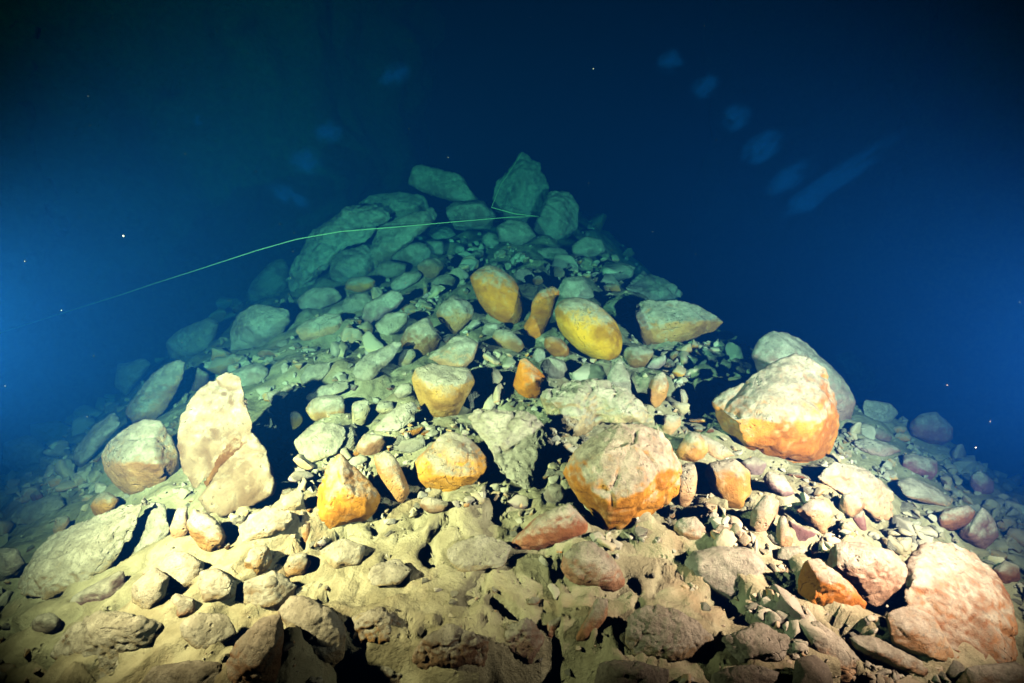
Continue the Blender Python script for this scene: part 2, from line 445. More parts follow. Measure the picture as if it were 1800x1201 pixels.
rock('boulder', 'orange pyramid-shaped boulder in shade of tall block', (.58, .26, .03), .2, '543,900 557,863 577,820 597,797 617,820 647,847 670,873 667,897 647,920 613,930 567,943 550,923', .8, 0, 1, .9, front=[(598, 815, .2), (605, 862, .62), (572, 905, .55), (640, 880, .4), (590, 925, .4), (645, 905, .3)], ref=True)
rock('boulder', 'narrow upright brown rock beside the orange boulder', (.46, .24, .08), .3, '657,803 677,793 697,803 710,833 725,873 720,887 700,893 680,890 673,863 663,833', .85, 0, 4, 1, ref=True)
rock('flat_rock', 'flat pale yellowish slab right of the tall block', TA, .7, '513,773 543,747 567,742 610,747 610,770 593,797 567,813 538,822 530,797', .45, .45, 2, 1.2, ref=True)
rock('boulder', 'pinkish cube-shaped stone above the pyramid boulder', PE, .5, '622,787 640,762 677,762 683,780 667,797 650,807 633,797', .85, 0, 2)
rock('boulder', 'oval ribbed stone like a closed shell', (.48, .31, .11), .45, '530,723 547,703 567,693 597,693 612,707 607,727 580,740 547,740', .7, .1, 6, .8, ref=True)
rock('flat_rock', 'thin dusty slab lying behind the ribbed oval stone', TA, .7, '527,700 560,680 613,667 613,687 573,695 533,713', .5, .4, 3)
rock('flat_rock', 'white rectangular slab with thin orange edge', PA, .7, '527,660 540,643 583,633 582,653 557,673 533,685', .5, .4, 1, .8, ref=True)
rock('flat_rock', 'large grey slab leaning left of heart-shaped boulder', PA, .72, '615,653 640,627 677,610 700,597 707,607 687,637 663,660 650,674 630,669', .6, .2, 2, 1.2, ref=True)
rock('boulder', 'rounded tan boulder above the heart-shaped one', BR, .48, '703,597 717,570 737,557 760,558 777,593 770,610 743,632 720,625 707,610', .8, 0, 5, ref=True)
rock('stone', 'round tan stone leaning against the tan boulder', TA, .55, '697,633 707,615 727,613 733,623 720,642 700,647', .8, 0, 6)
rock('boulder', 'white rubble boulder with orange lower right corner', PE, .55, '753,630 777,610 800,593 827,588 843,607 837,633 817,650 783,647', .7, .1, 2, 1.8, ref=True)
rock('stone', 'small white stone right of white rubble boulder', PA, .75, '846,630 855,615 863,623 857,640 848,643', .9, 0, 5)
rock('boulder', 'pale rounded boulder behind large leaning grey slab', PA, .65, '660,573 677,553 700,545 718,550 717,567 697,585 677,595', .8, 0, 6)
rock('boulder', 'grey dusted ridge-shaped boulder below oval cobbles', PU, .6, '640,533 677,517 690,507 713,517 700,540 667,557 647,572 637,560', .8, 0, 3, 1.3)
rock('boulder', 'square-edged block with rosy front on left slope', PE, .45, '517,580 533,567 573,552 600,553 608,570 587,590 560,600 530,599', .8, 0, 2, .8, ref=True)
rock('flat_rock', 'thin flat stone just above the rosy block', PA, .7, '575,545 593,538 617,535 613,543 597,552 578,552', .5, .3, 3)
rock('stone', 'yellow knobby stone in shade right of tall block', (.6, .40, .08), .4, '503,727 517,720 533,730 527,760 510,765', .9, 0, 4)
rock('stone', 'tan stone wedged right of the ribbed oval stone', TA, .5, '617,707 647,703 652,720 640,752 620,749', .8, 0, 3)
rock('stone', 'round pale stone left of the heart-shaped boulder', PA, .6, '693,690 707,673 725,673 727,690 703,702', .9, 0, 7)
rock('flat_rock', 'curled pale slab below the heart-shaped boulder', PA, .65, '657,757 667,740 700,713 727,700 735,713 727,740 700,759 673,762', .6, .2, 3, 1.4)
rock('stone', 'square tan stone above the curled slab', TA, .55, '660,722 663,703 690,706 693,724 673,729', .9, 0, 2)
rock('boulder', 'grey cobble behind upright brown rock', GR, .5, '693,790 707,773 747,768 750,787 720,799', .8, 0, 5)
rock('stone', 'rust-coloured pebble at foot of upright brown rock', OR, .15, '647,840 652,832 658,838 656,850 649,850', .9, 0, 5)
rock('boulder', 'brown oval cobble below the bright orange boulder', (.40, .27, .15), .42, '735,887 747,873 770,877 793,887 783,902 753,904', .9, 0, 8)
rock('boulder', 'dark cobble with pale cracks left of grey block', GR, .45, '955,867 967,847 987,848 1002,867 993,885 973,890 960,882', .9, 0, 5, 1.5)
rock('stone', 'small grey stone right of the oval brown cobble', GR, .4, '935,627 945,611 957,616 959,630 945,639', .9, 0, 3)

# --- left side
rock('boulder', 'tall pale block with diagonal brown groove', (.25, .19, .12), .13, '312,785 317,735 332,702 360,674 398,654 424,664 442,725 447,752 384,806 345,864 322,833/440,756 470,790 488,847 482,868 447,890 413,893 393,912 367,900 347,876 386,816', .50, .12, 3.0, 1.0, ref=True,
     front=['face', 'face'])
rock('boulder', 'knobby pale stone behind top of tall block', PA, .65, '395,660 430,643 453,635 473,647 475,663 447,684 420,680', .85, 0, 3, 1.6)
rock('boulder', 'long upright slab leaning at left of tall block', PE, .6, '213,730 227,707 260,673 287,637 307,628 327,637 320,667 307,697 283,733 253,743 227,750', .7, 0, 4, 1, ref=True)
rock('stone', 'dark wedge between leaning slab and tall block', PU, .35, '333,677 347,643 370,657 367,673 340,692', .8, 0, 2)
rock('boulder', 'large rounded boulder with orange lower half at left', (.60, .32, .13), .42, '178,800 193,777 227,750 253,738 283,740 300,767 313,797 315,827 307,853 277,863 247,877 230,877 207,860 183,833', .8, 0, 6, .8, ref=True, front=[(215, 790, .4), (270, 785, .45), (215, 815, .55), (275, 815, .55), (240, 860, .3), (295, 835, .35)])
rock('boulder', 'small round orange cobble on the left silt slope', (.60, .29, .07), .2, '160,890 173,867 193,863 210,877 200,900 183,912 167,905', .9, 0, 8, .6, ref=True)
rock('flat_rock', 'big silted slab at the lower left corner', TA, .72, '20,1047 33,1013 67,957 120,915 195,890 262,878 230,950 200,987 187,1002 147,1025 100,1052 60,1066 30,1062', .5, .35, 3, 1.7, ref=True)
rock('flat_rock', 'long silted slab pointing up toward the orange cobble', PA, .76, '200,987 233,943 260,887 270,868 290,887 300,933 293,950 247,987 213,990', .55, .3, 3, 1.4, ref=True)
rock('boulder', 'purplish wedge under the big lower left slab', PU, .48, '90,1077 133,1047 187,1020 217,1000 227,1040 207,1063 160,1075 110,1082', .8, .1, 3)
rock('boulder', 'rounded boulder in front of the tall block base', BR, .5, '327,920 340,893 360,900 383,917 400,943 397,960 377,977 353,965 333,943', .85, 0, 6, ref=True)
rock('stone', 'pinkish stone left of rounded boulder by tall block', PE, .55, '298,927 310,893 330,890 332,937 317,952 300,945', .8, 0, 4)
rock('boulder', 'dark rusty rock below the holed rubble slab', (.42, .25, .08), .42, '417,987 443,963 473,957 477,987 467,1007 447,1019 423,1009', .85, 0, 4, 1.6)
rock('stone', 'grey-brown stone under the thin rusty splinter', BR, .48, '493,993 510,970 540,970 547,990 533,1012 500,1019', .85, 0, 5)
rock('stone', 'thin rusty splinter beside the pyramid boulder', (.52, .27, .10), .3, '523,920 530,898 547,920 547,947 537,969 527,955', .8, 0, 2)
rock('stone', 'pale cube-shaped stone left of the pyramid boulder', TA, .55, '490,887 513,857 535,867 533,887 513,905 493,902', .9, 0, 1, ref=True)
rock('flat_rock', 'rubble slab full of holes below the tall block', TA, .68, '410,935 440,905 467,890 513,900 513,930 480,939 430,955', .6, .3, 2, 2.4)
rock('boulder', 'silt covered rounded stone low on the left', TA, .74, '350,1003 393,997 417,1017 413,1047 387,1062 353,1065 343,1035', .8, .1, 7)
rock('boulder', 'smooth silt mounded stone beside purplish wedge', TA, .76, '230,1060 233,1020 273,997 300,1013 290,1053 260,1082', .8, .1, 7)
rock('stone', 'knobby stone between two silt covered stones', PE, .6, '287,1073 307,1040 340,1053 343,1077 317,1090 290,1085', .85, 0, 3)
rock('boulder', 'broad silt covered boulder at bottom left', TA, .74, '88,1150 105,1108 150,1082 200,1072 260,1075 308,1100 300,1130 250,1152 225,1192 180,1215 120,1200', .6, .2, 4, 1.7, ref=True)
rock('boulder', 'tall reddish brown rock at the bottom edge', (.44, .27, .14), .5, '377,1215 400,1150 440,1100 463,1072 493,1077 500,1100 495,1133 485,1220 430,1235', .8, 0, 2, 1.2, ref=True)
rock('boulder', 'curved pale rock shaded by the bottom reddish rock', TA, .7, '488,1075 510,1048 543,1050 580,1067 600,1093 620,1117 615,1160 587,1180 545,1165 520,1110', .75, .1, 5, 1.2, ref=True)
rock('flat_rock', 'low silted slab touching the bottom edge', TA, .7, '235,1215 265,1172 330,1160 392,1165 385,1225 300,1235', .6, .3, 5)
rock('flat_rock', 'flat pale slab with hollow below its edge', TA, .74, '313,1093 353,1077 400,1077 417,1117 383,1139 353,1145 320,1122', .55, .35, 3)
rock('boulder', 'hazy blue boulder left of the leaning slab', GR, .55, '200,673 207,640 253,630 267,640 240,673 217,702', .8, 0, 5)
rock('flat_rock', 'hazy teal slab above the small orange cobble', GR, .6, '123,832 133,787 167,747 200,723 213,750 177,787 147,819', .6, .1, 4, ref=True)
rock('boulder', 'hazy blue boulder at the left frame edge', GR, .55, '3,815 7,780 50,763 83,777 80,822 33,832', .8, 0, 5)
rock('stone', 'small rosy stone at the far left', RD, .3, '53,873 67,862 78,872 73,884 60,884', .9, 0, 8)
rock('flat_rock', 'hazy ledge with dark gap beneath at far left', TA, .65, '10,919 30,893 77,873 117,867 127,880 80,902 57,925', .5, .4, 3)
rock('stone', 'pink stone sunk in the big lower left slab', PE, .4, '92,933 97,910 120,907 123,923 103,945', .8, 0, 5)
rock('boulder', 'dark boulder cut by the left frame edge', GR, .3, '-25,1005 0,960 30,965 45,990 30,1012 0,1024', .9, 0, 6)
rock('stone', 'small pale pebble perched in shade by knobby stone', PA, .6, '493,643 500,635 508,643 505,655 495,657', .9, 0, 8)

# --- bottom centre
rock('boulder', 'reddish elongated rock below the big grey block', (.48, .20, .09), .34, '897,957 903,940 933,917 980,890 1007,882 1027,893 1035,917 1033,940 1000,955 960,962 933,974 903,972', .85, 0, 5, 1, ref=True)
rock('boulder', 'round reddish boulder casting a shadow at bottom centre', (.45, .24, .13), .46, '982,997 990,973 1013,953 1040,952 1067,970 1090,997 1099,1023 1083,1043 1053,1040 1013,1032 990,1013', .85, 0, 8, 1, ref=True)
rock('boulder', 'pale pillar-like rock below the round reddish boulder', PE, .55, '1010,1122 1030,1083 1050,1043 1070,1047 1069,1083 1050,1115 1027,1135', .8, .1, 2, 1)
rock('stone', 'small reddish rock at the bottom left of pillar', (.45, .22, .11), .35, '957,1117 963,1093 987,1083 997,1100 980,1129 967,1135', .85, 0, 3)
rock('boulder', 'dazzling white boulder with dark left side', (.62, .55, .45), .72, '1203,987 1220,967 1267,960 1310,960 1333,973 1347,993 1354,1017 1347,1037 1313,1049 1280,1061 1250,1049 1223,1022 1207,1007', .85, 0, 5, .7, ref=True)
rock('stone', 'peach angular stone above the dazzling white boulder', PE, .5, '1180,933 1193,910 1223,907 1240,927 1247,957 1213,945 1187,949', .8, 0, 2, 1.2)
rock('boulder', 'smooth orange cobble below the huge right boulder', (.64, .33, .08), .2, '1237,830 1247,813 1290,805 1317,827 1328,857 1320,883 1307,903 1277,895 1250,867', .85, 0, 5, .6, ref=True)
rock('boulder', 'tall peach stone right of the big grey block', PE, .4, '1193,833 1197,807 1223,810 1226,840 1223,873 1207,899 1193,889 1188,860', .8, 0, 3)
rock('boulder', 'orange-faced slab at the lip of dark hollow', (.60, .30, .08), .3, '1187,800 1193,780 1213,757 1227,760 1245,780 1245,803 1223,815 1193,809', .7, 0, 1)
rock('flat_rock', 'thin ridge of stone leading to smooth orange cobble', PE, .4, '1227,760 1267,780 1295,800 1263,810 1243,802', .6, .2, 2)
rock('boulder', 'dusted cobble right of smooth orange cobble', (.52, .34, .2), .5, '1320,890 1347,870 1370,880 1368,900 1355,935 1337,947 1320,935', .85, 0, 4)
rock('boulder', 'smooth purple-grey stone under the huge right boulder', PU, .5, '1338,840 1353,828 1377,833 1397,867 1373,879 1355,862', .8, 0, 3)
rock('stone', 'dark purple stone touching smooth orange cobble', PU, .35, '1300,812 1327,803 1352,817 1335,839 1310,832', .8, 0, 2)
rock('stone', 'upright pale stone right of dusted cobble', PE, .55, '1363,945 1367,903 1380,907 1395,947 1390,965 1367,962', .8, 0, 2)
rock('stone', 'dark maroon triangular stone in lower right rubble', (.24, .13, .13), .15, '1382,913 1413,927 1437,940 1417,959 1397,959', .8, 0, 2)
rock('boulder', 'peach angular rock in lower right rubble', PE, .4, '1400,897 1427,877 1450,872 1462,900 1469,922 1447,942 1427,925', .8, 0, 2, 1, ref=True)
rock('stone', 'pale chunky stone right of peach angular rock', PE, .5, '1473,890 1480,870 1503,863 1522,890 1497,912 1477,905', .8, 0, 3)
rock('stone', 'narrow dark red stone under pale chunky stone', (.36, .17, .16), .2, '1497,910 1517,897 1525,937 1511,937', .8, 0, 1)
rock('flat_rock', 'small pale slab between white boulder and rubble', PA, .72, '1357,982 1367,963 1407,960 1432,977 1400,986', .5, .3, 3)

# --- broken crust along the bottom edge
rock('flat_rock', 'silted block between two rounded silt stones', TA, .66, '250,1008 300,962 362,985 352,1030 290,1052', .7, .1, 2, 1.4)
rock('flat_rock', 'angular silted block left of the curved pale rock', TA, .62, '425,1025 478,1003 522,1030 502,1072 440,1080 408,1052', .8, .1, 1.5, 1.4)
rock('flat_rock', 'small ledge under the pyramid boulder', TA, .66, '560,968 600,945 645,960 632,992 580,1003', .6, .2, 1.5, 1.5)
rock('boulder', 'dark crumbling block at bottom right of curved rock', BR, .4, '605,1120 622,1085 682,1062 722,1092 704,1142 635,1155', .8, .1, 2, 2.2)
rock('boulder', 'brown crumbling block at the broken silt edge', (.34, .22, .12), .36, '725,1160 735,1122 800,1092 862,1112 852,1172 770,1192', .8, .1, 2, 2.2)
rock('stone', 'dark knob right of the brown crumbling block', (.30, .20, .13), .3, '878,1150 885,1102 930,1082 962,1120 932,1172', .8, 0, 2, 2)
rock('boulder', 'dark rock cut by bottom edge below crumbling blocks', (.28, .19, .12), .3, '632,1225 645,1165 700,1152 745,1190 720,1240', .8, 0, 2, 1.8)
rock('boulder', 'dark wide rock cut by the bottom edge at centre', (.28, .20, .13), .34, '795,1235 805,1192 880,1172 945,1190 930,1245', .8, 0, 2, 1.8)
rock('boulder', 'broad pale rough mound right of the pillar-like rock', TA, .7, '1085,1110 1105,1075 1155,1060 1222,1085 1262,1130 1205,1162 1115,1155', .6, .3, 3, 2.0)
rock('flat_rock', 'pale pitted block below the dazzling white boulder', PA, .62, '1262,1125 1330,1090 1392,1120 1382,1162 1305,1168', .7, .2, 2, 2.2)
rock('flat_rock', 'grey rough slab on the bottom edge right of centre', GR, .55, '1040,1225 1055,1165 1120,1160 1185,1180 1178,1240', .7, .2, 2, 1.8)
rock('flat_rock', 'pale broken slab on bottom edge below pitted block', PA, .6, '1235,1235 1245,1185 1312,1166 1375,1182 1366,1240', .7, .2, 2, 1.8)
rock('flat_rock', 'thin crust plate on the smooth silt near the centre', TA, .7, '775,985 790,958 850,938 902,958 884,998 805,1010', .35, .7, 2, 1.4)
rock('flat_rock', 'thin crust plate below the brown oval cobble', TA, .68, '640,1012 655,992 700,982 728,1003 704,1030 655,1033', .4, .7, 2, 1.4)
rock('stone', 'small dark stone in the lower left corner', GR, .4, '50,1112 58,1085 90,1075 112,1095 82,1126', .9, 0, 3)

# --- right side
rock('boulder', 'huge boulder with pale cracked top and orange base', (.74, .28, .045), .40, '1253,707 1267,693 1290,677 1317,663 1347,643 1373,630 1397,622 1427,633 1453,653 1463,687 1473,727 1470,763 1453,797 1430,820 1400,825 1360,812 1313,799 1280,770 1263,740', .75, 0, 2, 1.2, ref=True,
     front=[(1275, 710, .25), (1290, 735, .42), (1370, 742, .58), (1440, 745, .45), (1385, 650, .1), (1350, 690, .35), (1440, 690, .25), (1380, 790, .45), (1430, 795, .35), (1310, 775, .38)])
rock('boulder', 'rounded pinkish boulder behind the huge right boulder', (.45, .27, .22), .5, '1318,627 1333,597 1357,577 1387,582 1420,603 1450,630 1477,657 1500,697 1515,717 1500,740 1477,749 1430,735 1350,690', .7, 0, 7, .8, ref=True)
rock('flat_rock', 'rough peach slab below the huge right boulder', (.62, .34, .18), .42, '1433,838 1467,810 1517,820 1553,840 1573,867 1570,913 1543,919 1517,887 1477,867', .6, .2, 3, 1.4, ref=True)
rock('boulder', 'square maroon-sided block on the right slope', (.40, .16, .18), .4, '1570,800 1607,797 1650,810 1650,840 1630,849 1587,835', .8, 0, 1, .8, ref=True)
rock('boulder', 'hazy rosy dome on the right slope', (.48, .22, .20), .4, '1593,747 1617,727 1647,723 1673,750 1677,787 1643,785 1603,767', .8, 0, 6, ref=True)
rock('stone', 'rosy flat stone left of the hazy dome', (.48, .27, .22), .4, '1528,763 1543,750 1570,767 1563,779 1537,772', .8, 0, 3)
rock('flat_rock', 'pale thin slab above the maroon-sided block', (.50, .32, .26), .5, '1493,777 1520,770 1567,780 1587,793 1550,805 1513,795', .5, .3, 2)
rock('flat_rock', 'pale silted slab right of the rough peach slab', PE, .55, '1567,845 1600,837 1643,857 1673,877 1667,892 1620,884 1580,869', .5, .3, 3, ref=True)
rock('boulder', 'red-brown cobble at the right edge of rubble', RD, .32, '1647,915 1657,897 1700,887 1715,900 1703,922 1673,934 1653,929', .85, 0, 5, 1, ref=True)
rock('boulder', 'mottled pinkish block beside red-brown cobble', (.42, .23, .20), .46, '1677,943 1700,920 1727,893 1747,913 1757,943 1730,969 1707,955', .8, 0, 1)
rock('flat_rock', 'great tan slab in the lower right corner', (.44, .21, .085), .20, '1583,1067 1607,1013 1597,977 1627,953 1677,953 1713,967 1747,1000 1773,1040 1793,1093 1797,1150 1767,1169 1680,1162 1600,1122', .36, .5, 3, 1.2, ref=True)
rock('boulder', 'pale boulder with furrows left of great tan slab', (.46, .29, .18), .42, '1437,990 1457,960 1500,943 1540,950 1577,973 1603,1007 1610,1040 1583,1065 1540,1072 1517,1057 1483,1029', .75, .1, 4, 1.4, ref=True)
rock('boulder', 'orange-faced rock with maroon shaded side at lower right', (.60, .22, .04), .24, '1397,1013 1413,987 1440,982 1457,1000 1500,1030 1523,1060 1520,1085 1487,1099 1450,1089 1427,1065 1400,1049', .85, 0, 2, 1.1, ref=True)
rock('flat_rock', 'long pale splinter at the lower right', PE, .55, '1483,1122 1520,1110 1567,1133 1617,1160 1650,1185 1630,1195 1567,1172 1517,1155', .6, .2, 2)
rock('flat_rock', 'tan elongated slab under the great tan slab', (.60, .37, .17), .40, '1553,1079 1593,1063 1643,1083 1667,1133 1679,1162 1660,1172 1600,1149 1550,1122', .55, .2, 4)
rock('flat_rock', 'long pale slab below the orange-faced rock', PE, .55, '1413,1089 1440,1093 1483,1127 1513,1160 1519,1195 1493,1215 1460,1169 1427,1152', .6, .2, 3)
rock('flat_rock', 'pale rounded slab on the bottom edge at right', PA, .7, '1380,1225 1400,1160 1430,1150 1455,1167 1475,1230', .6, .2, 5)
rock('flat_rock', 'broad tan ledge in the bottom right corner', (.60, .38, .19), .40, '1680,1200 1700,1172 1760,1168 1815,1160 1830,1230 1700,1240', .5, .3, 4)
rock('boulder', 'hazy maroon block near the right frame edge', (.36, .16, .18), .25, '1700,845 1720,827 1747,847 1747,869 1717,872', .8, 0, 2)
rock('flat_rock', 'hazy blue slab behind the rounded pinkish boulder', GR, .6, '1460,622 1500,617 1527,643 1550,667 1535,699 1500,680', .6, .1, 3)
rock('flat_rock', 'hazy blue ledge uphill of the rosy flat stone', GR, .5, '1513,702 1567,707 1580,727 1560,749 1520,735', .6, .2, 3)
rock('boulder', 'pinkish cobble halfway down the far right slope', RD, .4, '1745,1000 1765,985 1790,995 1795,1020 1770,1032 1750,1020', .85, 0, 5)

VOX_PX = 3.0
def hull_mesh(point_sets, seed, chips):
    r = random.Random(seed)
    bm_all = bmesh.new()
    tmp = []
    for pts in point_sets:
        bm = bmesh.new()
        for p in pts: bm.verts.new(p + Vector((r.uniform(-.0015, .0015), r.uniform(-.0015, .0015), r.uniform(-.0015, .0015))))
        bmesh.ops.convex_hull(bm, input=bm.verts[:])
        loose = [v for v in bm.verts if not v.link_faces]
        bmesh.ops.delete(bm, geom=loose, context='VERTS')
        c = Vector((0, 0, 0))
        for v in bm.verts: c += v.co
        c /= len(bm.verts)
        for _ in range(chips):                      # knock small flats off the corners
            d = Vector((r.gauss(0, 1), r.gauss(0, 1), r.gauss(0, 1))).normalized()
            ext = max((v.co - c).dot(d) for v in bm.verts)
            co = c + d * ext * r.uniform(.76, .93)
            res = bmesh.ops.bisect_plane(bm, geom=bm.verts[:] + bm.edges[:] + bm.faces[:], plane_co=co, plane_no=d, clear_outer=True)
            ed = [e for e in res['geom_cut'] if isinstance(e, bmesh.types.BMEdge)]
            if ed:
                try: bmesh.ops.contextual_create(bm, geom=ed)
                except Exception: pass
        me = bpy.data.meshes.new('t')
        bmesh.ops.recalc_face_normals(bm, faces=bm.faces[:])
        bm.to_mesh(me); bm.free()
        bm_all.from_mesh(me)
        bpy.data.meshes.remove(me)
    me = bpy.data.meshes.new('hull')
    bm_all.to_mesh(me); bm_all.free()
    return me

def shrink(poly, s):
    cx = sum(p[0] for p in poly) / len(poly); cy_ = sum(p[1] for p in poly) / len(poly)
    return [(cx + (p[0] - cx) * s, cy_ + (p[1] - cy_) * s) for p in poly]

def area_len(poly):
    a = 0
    for i in range(len(poly)):
        x0, y0 = poly[i]; x1, y1 = poly[(i + 1) % len(poly)]
        a += x0 * y1 - x1 * y0
    L = max(math.dist(p, q) for p in poly for q in poly)
    return abs(a) / 2, L

HERO_POLY = []
HERO_BOX = []
jobs = []
for i, rk in enumerate(ROCKS):
    allp = [p for pc in rk['pieces'] for p in pc]
    ymax = max(p[1] for p in allp); ymin = min(p[1] for p in allp)
    low = [p for p in allp if p[1] > ymax - 0.25 * (ymax - ymin)]
    bx = sum(p[0] for p in low) / len(low)
    d0 = rk['dist'] or hit_ground(bx, ymax - 0.04 * (ymax - ymin)) or 9.0
    sets = []
    wid_all = 0
    for k, pc in enumerate(rk['pieces']):
        a, L = area_len(pc)
        wid = max(1.25 * a / L, 0.35 * L)
        Tw = rk['T'] * wid * d0 / FPX
        wid_all = max(wid_all, Tw)
        z0 = d0 + 0.30 * Tw
        dz = {}
        pts = []
        def zat(p):
            if rk['lie'] <= 0: return z0
            key = (round(p[0]), round(p[1]))
            if key not in dz:
                g_ = hit_ground(p[0], p[1], 0.03) or z0
                dz[key] = max(z0 - 0.8 * Tw, min(z0 + 3.0 * Tw, z0 + (g_ - z0) * rk['lie']))
            return dz[key]
        fr = rk['front']
        if fr and not isinstance(fr[0], tuple): fr = fr[k]
        for p in pc: pts.append(at_depth(p[0], p[1], zat(p)))
        if fr == 'face':                            # one flat broken face, turned to the left
            x0_, x1_ = min(p[0] for p in allp), max(p[0] for p in allp)
            wf = 0.30 * (x1_ - x0_) * d0 / FPX
            for p in shrink(pc, .90): pts.append(at_depth(p[0], p[1], d0 - (.10 + .55 * (p[0] - x0_) / (x1_ - x0_)) * wf + .0012 * (912 - p[1])))
        elif fr:
            for (x, y, f) in fr: pts.append(at_depth(x, y, zat((x, y)) - f * Tw))
        else:
            if rk['rd'] > 4:
                for s, f in ((.90, .20), (.66, .40), (.3, .48)):
                    for p in shrink(pc, s): pts.append(at_depth(p[0], p[1], zat(p) - f * Tw))
            else:                                   # broken faces: a few corners only
                rr = random.Random(900 + i * 7 + k)
                mx = sum(p[0] for p in pc) / len(pc); my = sum(p[1] for p in pc) / len(pc)
                for q in range(5):
                    p = pc[int((q + rr.random()) * len(pc) / 5) % len(pc)]
                    s = rr.uniform(.35, .80)
                    x, y = mx + (p[0] - mx) * s, my + (p[1] - my) * s
                    pts.append(at_depth(x, y, zat((x, y)) - rr.uniform(.25, .55) * Tw))
        for s, f in ((.92, .22), (.70, .48), (.35, .60)):
            for p in shrink(pc, s): pts.append(at_depth(p[0], p[1], zat(p) + f * Tw))
        sets.append(pts)
    me = hull_mesh(sets, 100 + i, (0 if rk['front'] and 'face' in rk['front'] else 2) if (len(sets) > 1 or rk['front']) else (6 if rk['rd'] <= 4 else (2 if rk['rd'] >= 10 else 5)))
    o = bpy.data.objects.new('tmp', me)
    COL.objects.link(o)
    vox = max(VOX_PX * d0 / FPX, 0.005)
    ext = max(allp, key=lambda p: p[0])[0] - min(allp, key=lambda p: p[0])[0]
    md = o.modifiers.new('r', 'REMESH'); md.mode = 'VOXEL'; md.voxel_size = vox; md.use_smooth_shade = True
    ms = o.modifiers.new('s', 'SMOOTH'); ms.factor = 0.5
    ms.iterations = int(max(5, min(110, ((rk['rd'] if rk['rd'] >= 10 else 0.65 * rk['rd'] + .5) * 0.012 * ext / 2.1) ** 2)))
    jobs.append((rk, o, d0, wid_all, vox))
    HERO_BOX.append([(min(p[0] for p in pc), max(p[0] for p in pc), min(p[1] for p in pc), max(p[1] for p in pc)) for pc in rk['pieces']])
    HERO_POLY.append([[Vector((p[0], p[1])) for p in pc] for pc in rk['pieces']])

deps = bpy.context.evaluated_depsgraph_get()
HERO = []
for i, (rk, o, d0, Tw, vox) in enumerate(jobs):
    ev = o.evaluated_get(deps)
    me = bpy.data.meshes.new_from_object(ev)
    old = np.array([v.co[:] for v in o.data.vertices])
    n = len(me.vertices)
    co = np.empty(n * 3); me.vertices.foreach_get('co', co); co = co.reshape(-1, 3)
    nr = np.empty(n * 3); me.vertices.foreach_get('normal', nr); nr = nr.reshape(-1, 3)
    # smoothing shrinks: bring the body back to its measured extent
    lo0, hi0, lo1, hi1 = old.min(0), old.max(0), co.min(0), co.max(0)
    co = (co - (lo1 + hi1) / 2) * ((hi0 - lo0) / np.maximum(hi1 - lo1, 1e-6)) + (lo0 + hi0) / 2
    size = float(np.median(hi0 - lo0))
    amp = rk['rough'] * size
    disp = np.empty(n)
    f1, f2, f3 = 2.2 / size, 6.5 / size, 17.0 / size
    sd = i * 3.7
    rough = rk['rough']
    for j in range(n):
        x, y, z = co[j]
        v1 = Vector((x * f1 + sd, y * f1, z * f1))
        a = 0.030 * noise.noise(v1)
        b = 0.008 * (0.30 - abs(noise.noise(Vector((x * f2, y * f2 + sd, z * f2)))))
        c = 0.012 * noise.noise(Vector((x * f3, y * f3, z * f3 + sd)))
        if rough > 1.5:
            c -= 0.02 * max(0.0, noise.noise(Vector((x * f3 * .7 + 4, y * f3 * .7, z * f3 * .7 + sd))) - 0.15)
        if rk['rd'] < 10:                           # joints and split faces
            dv = noise.voronoi(Vector((x * f2 * .42 + sd + a * 9, y * f2 * .42 + a * 7, z * f2 * .42)))[0]
            e = dv[1] - dv[0]
            if e < .14: c -= 0.020 * (1 - e / .14) * max(0.0, min(1.0, .5 + 3 * noise.noise(Vector((x * f1 * 1.7, y * f1 * 1.7 + sd, z * f1 * 1.7)))))
            c += 0.020 * (.35 - dv[0])
        disp[j] = a + b + c
    co = co + nr * (disp * amp)[:, None]
    org = np.array([co[:, 0].mean(), co[:, 1].mean(), co[:, 2].min()])
    me.vertices.foreach_set('co', (co - org).ravel())
    me.update()
    me.shade_smooth()
    me.name = rk['name']
    me.materials.clear(); me.materials.append(ROCK)
    q = bpy.data.objects.new(rk['name'], me)
    q.location = org
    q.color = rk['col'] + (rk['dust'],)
    COL.objects.link(q)
    tag(q, rk['label'], {'boulder': 'boulder', 'stone': 'stone', 'flat_rock': 'flat rock'}[rk['name']])
    HERO.append(q)
for rk, o, *_ in jobs:
    m_ = o.data
    bpy.data.objects.remove(o)
    bpy.data.meshes.remove(m_)

# silt has drifted up against the rocks nearest the camera
DRIFT = []
for rk, q in zip(ROCKS, HERO):
    ap = [p for pc in rk['pieces'] for p in pc]
    if max(p[1] for p in ap) > 900:
        d_ = q.dimensions if False else Vector((max(v[0] for v in q.bound_box) - min(v[0] for v in q.bound_box), max(v[1] for v in q.bound_box) - min(v[1] for v in q.bound_box), max(v[2] for v in q.bound_box)))
        DRIFT.append((q.location.x, q.location.y, 0.62 * max(d_.x, d_.y), (0.07 if rk['dust'] > .55 else 0.03) * d_.z))
build_ground()

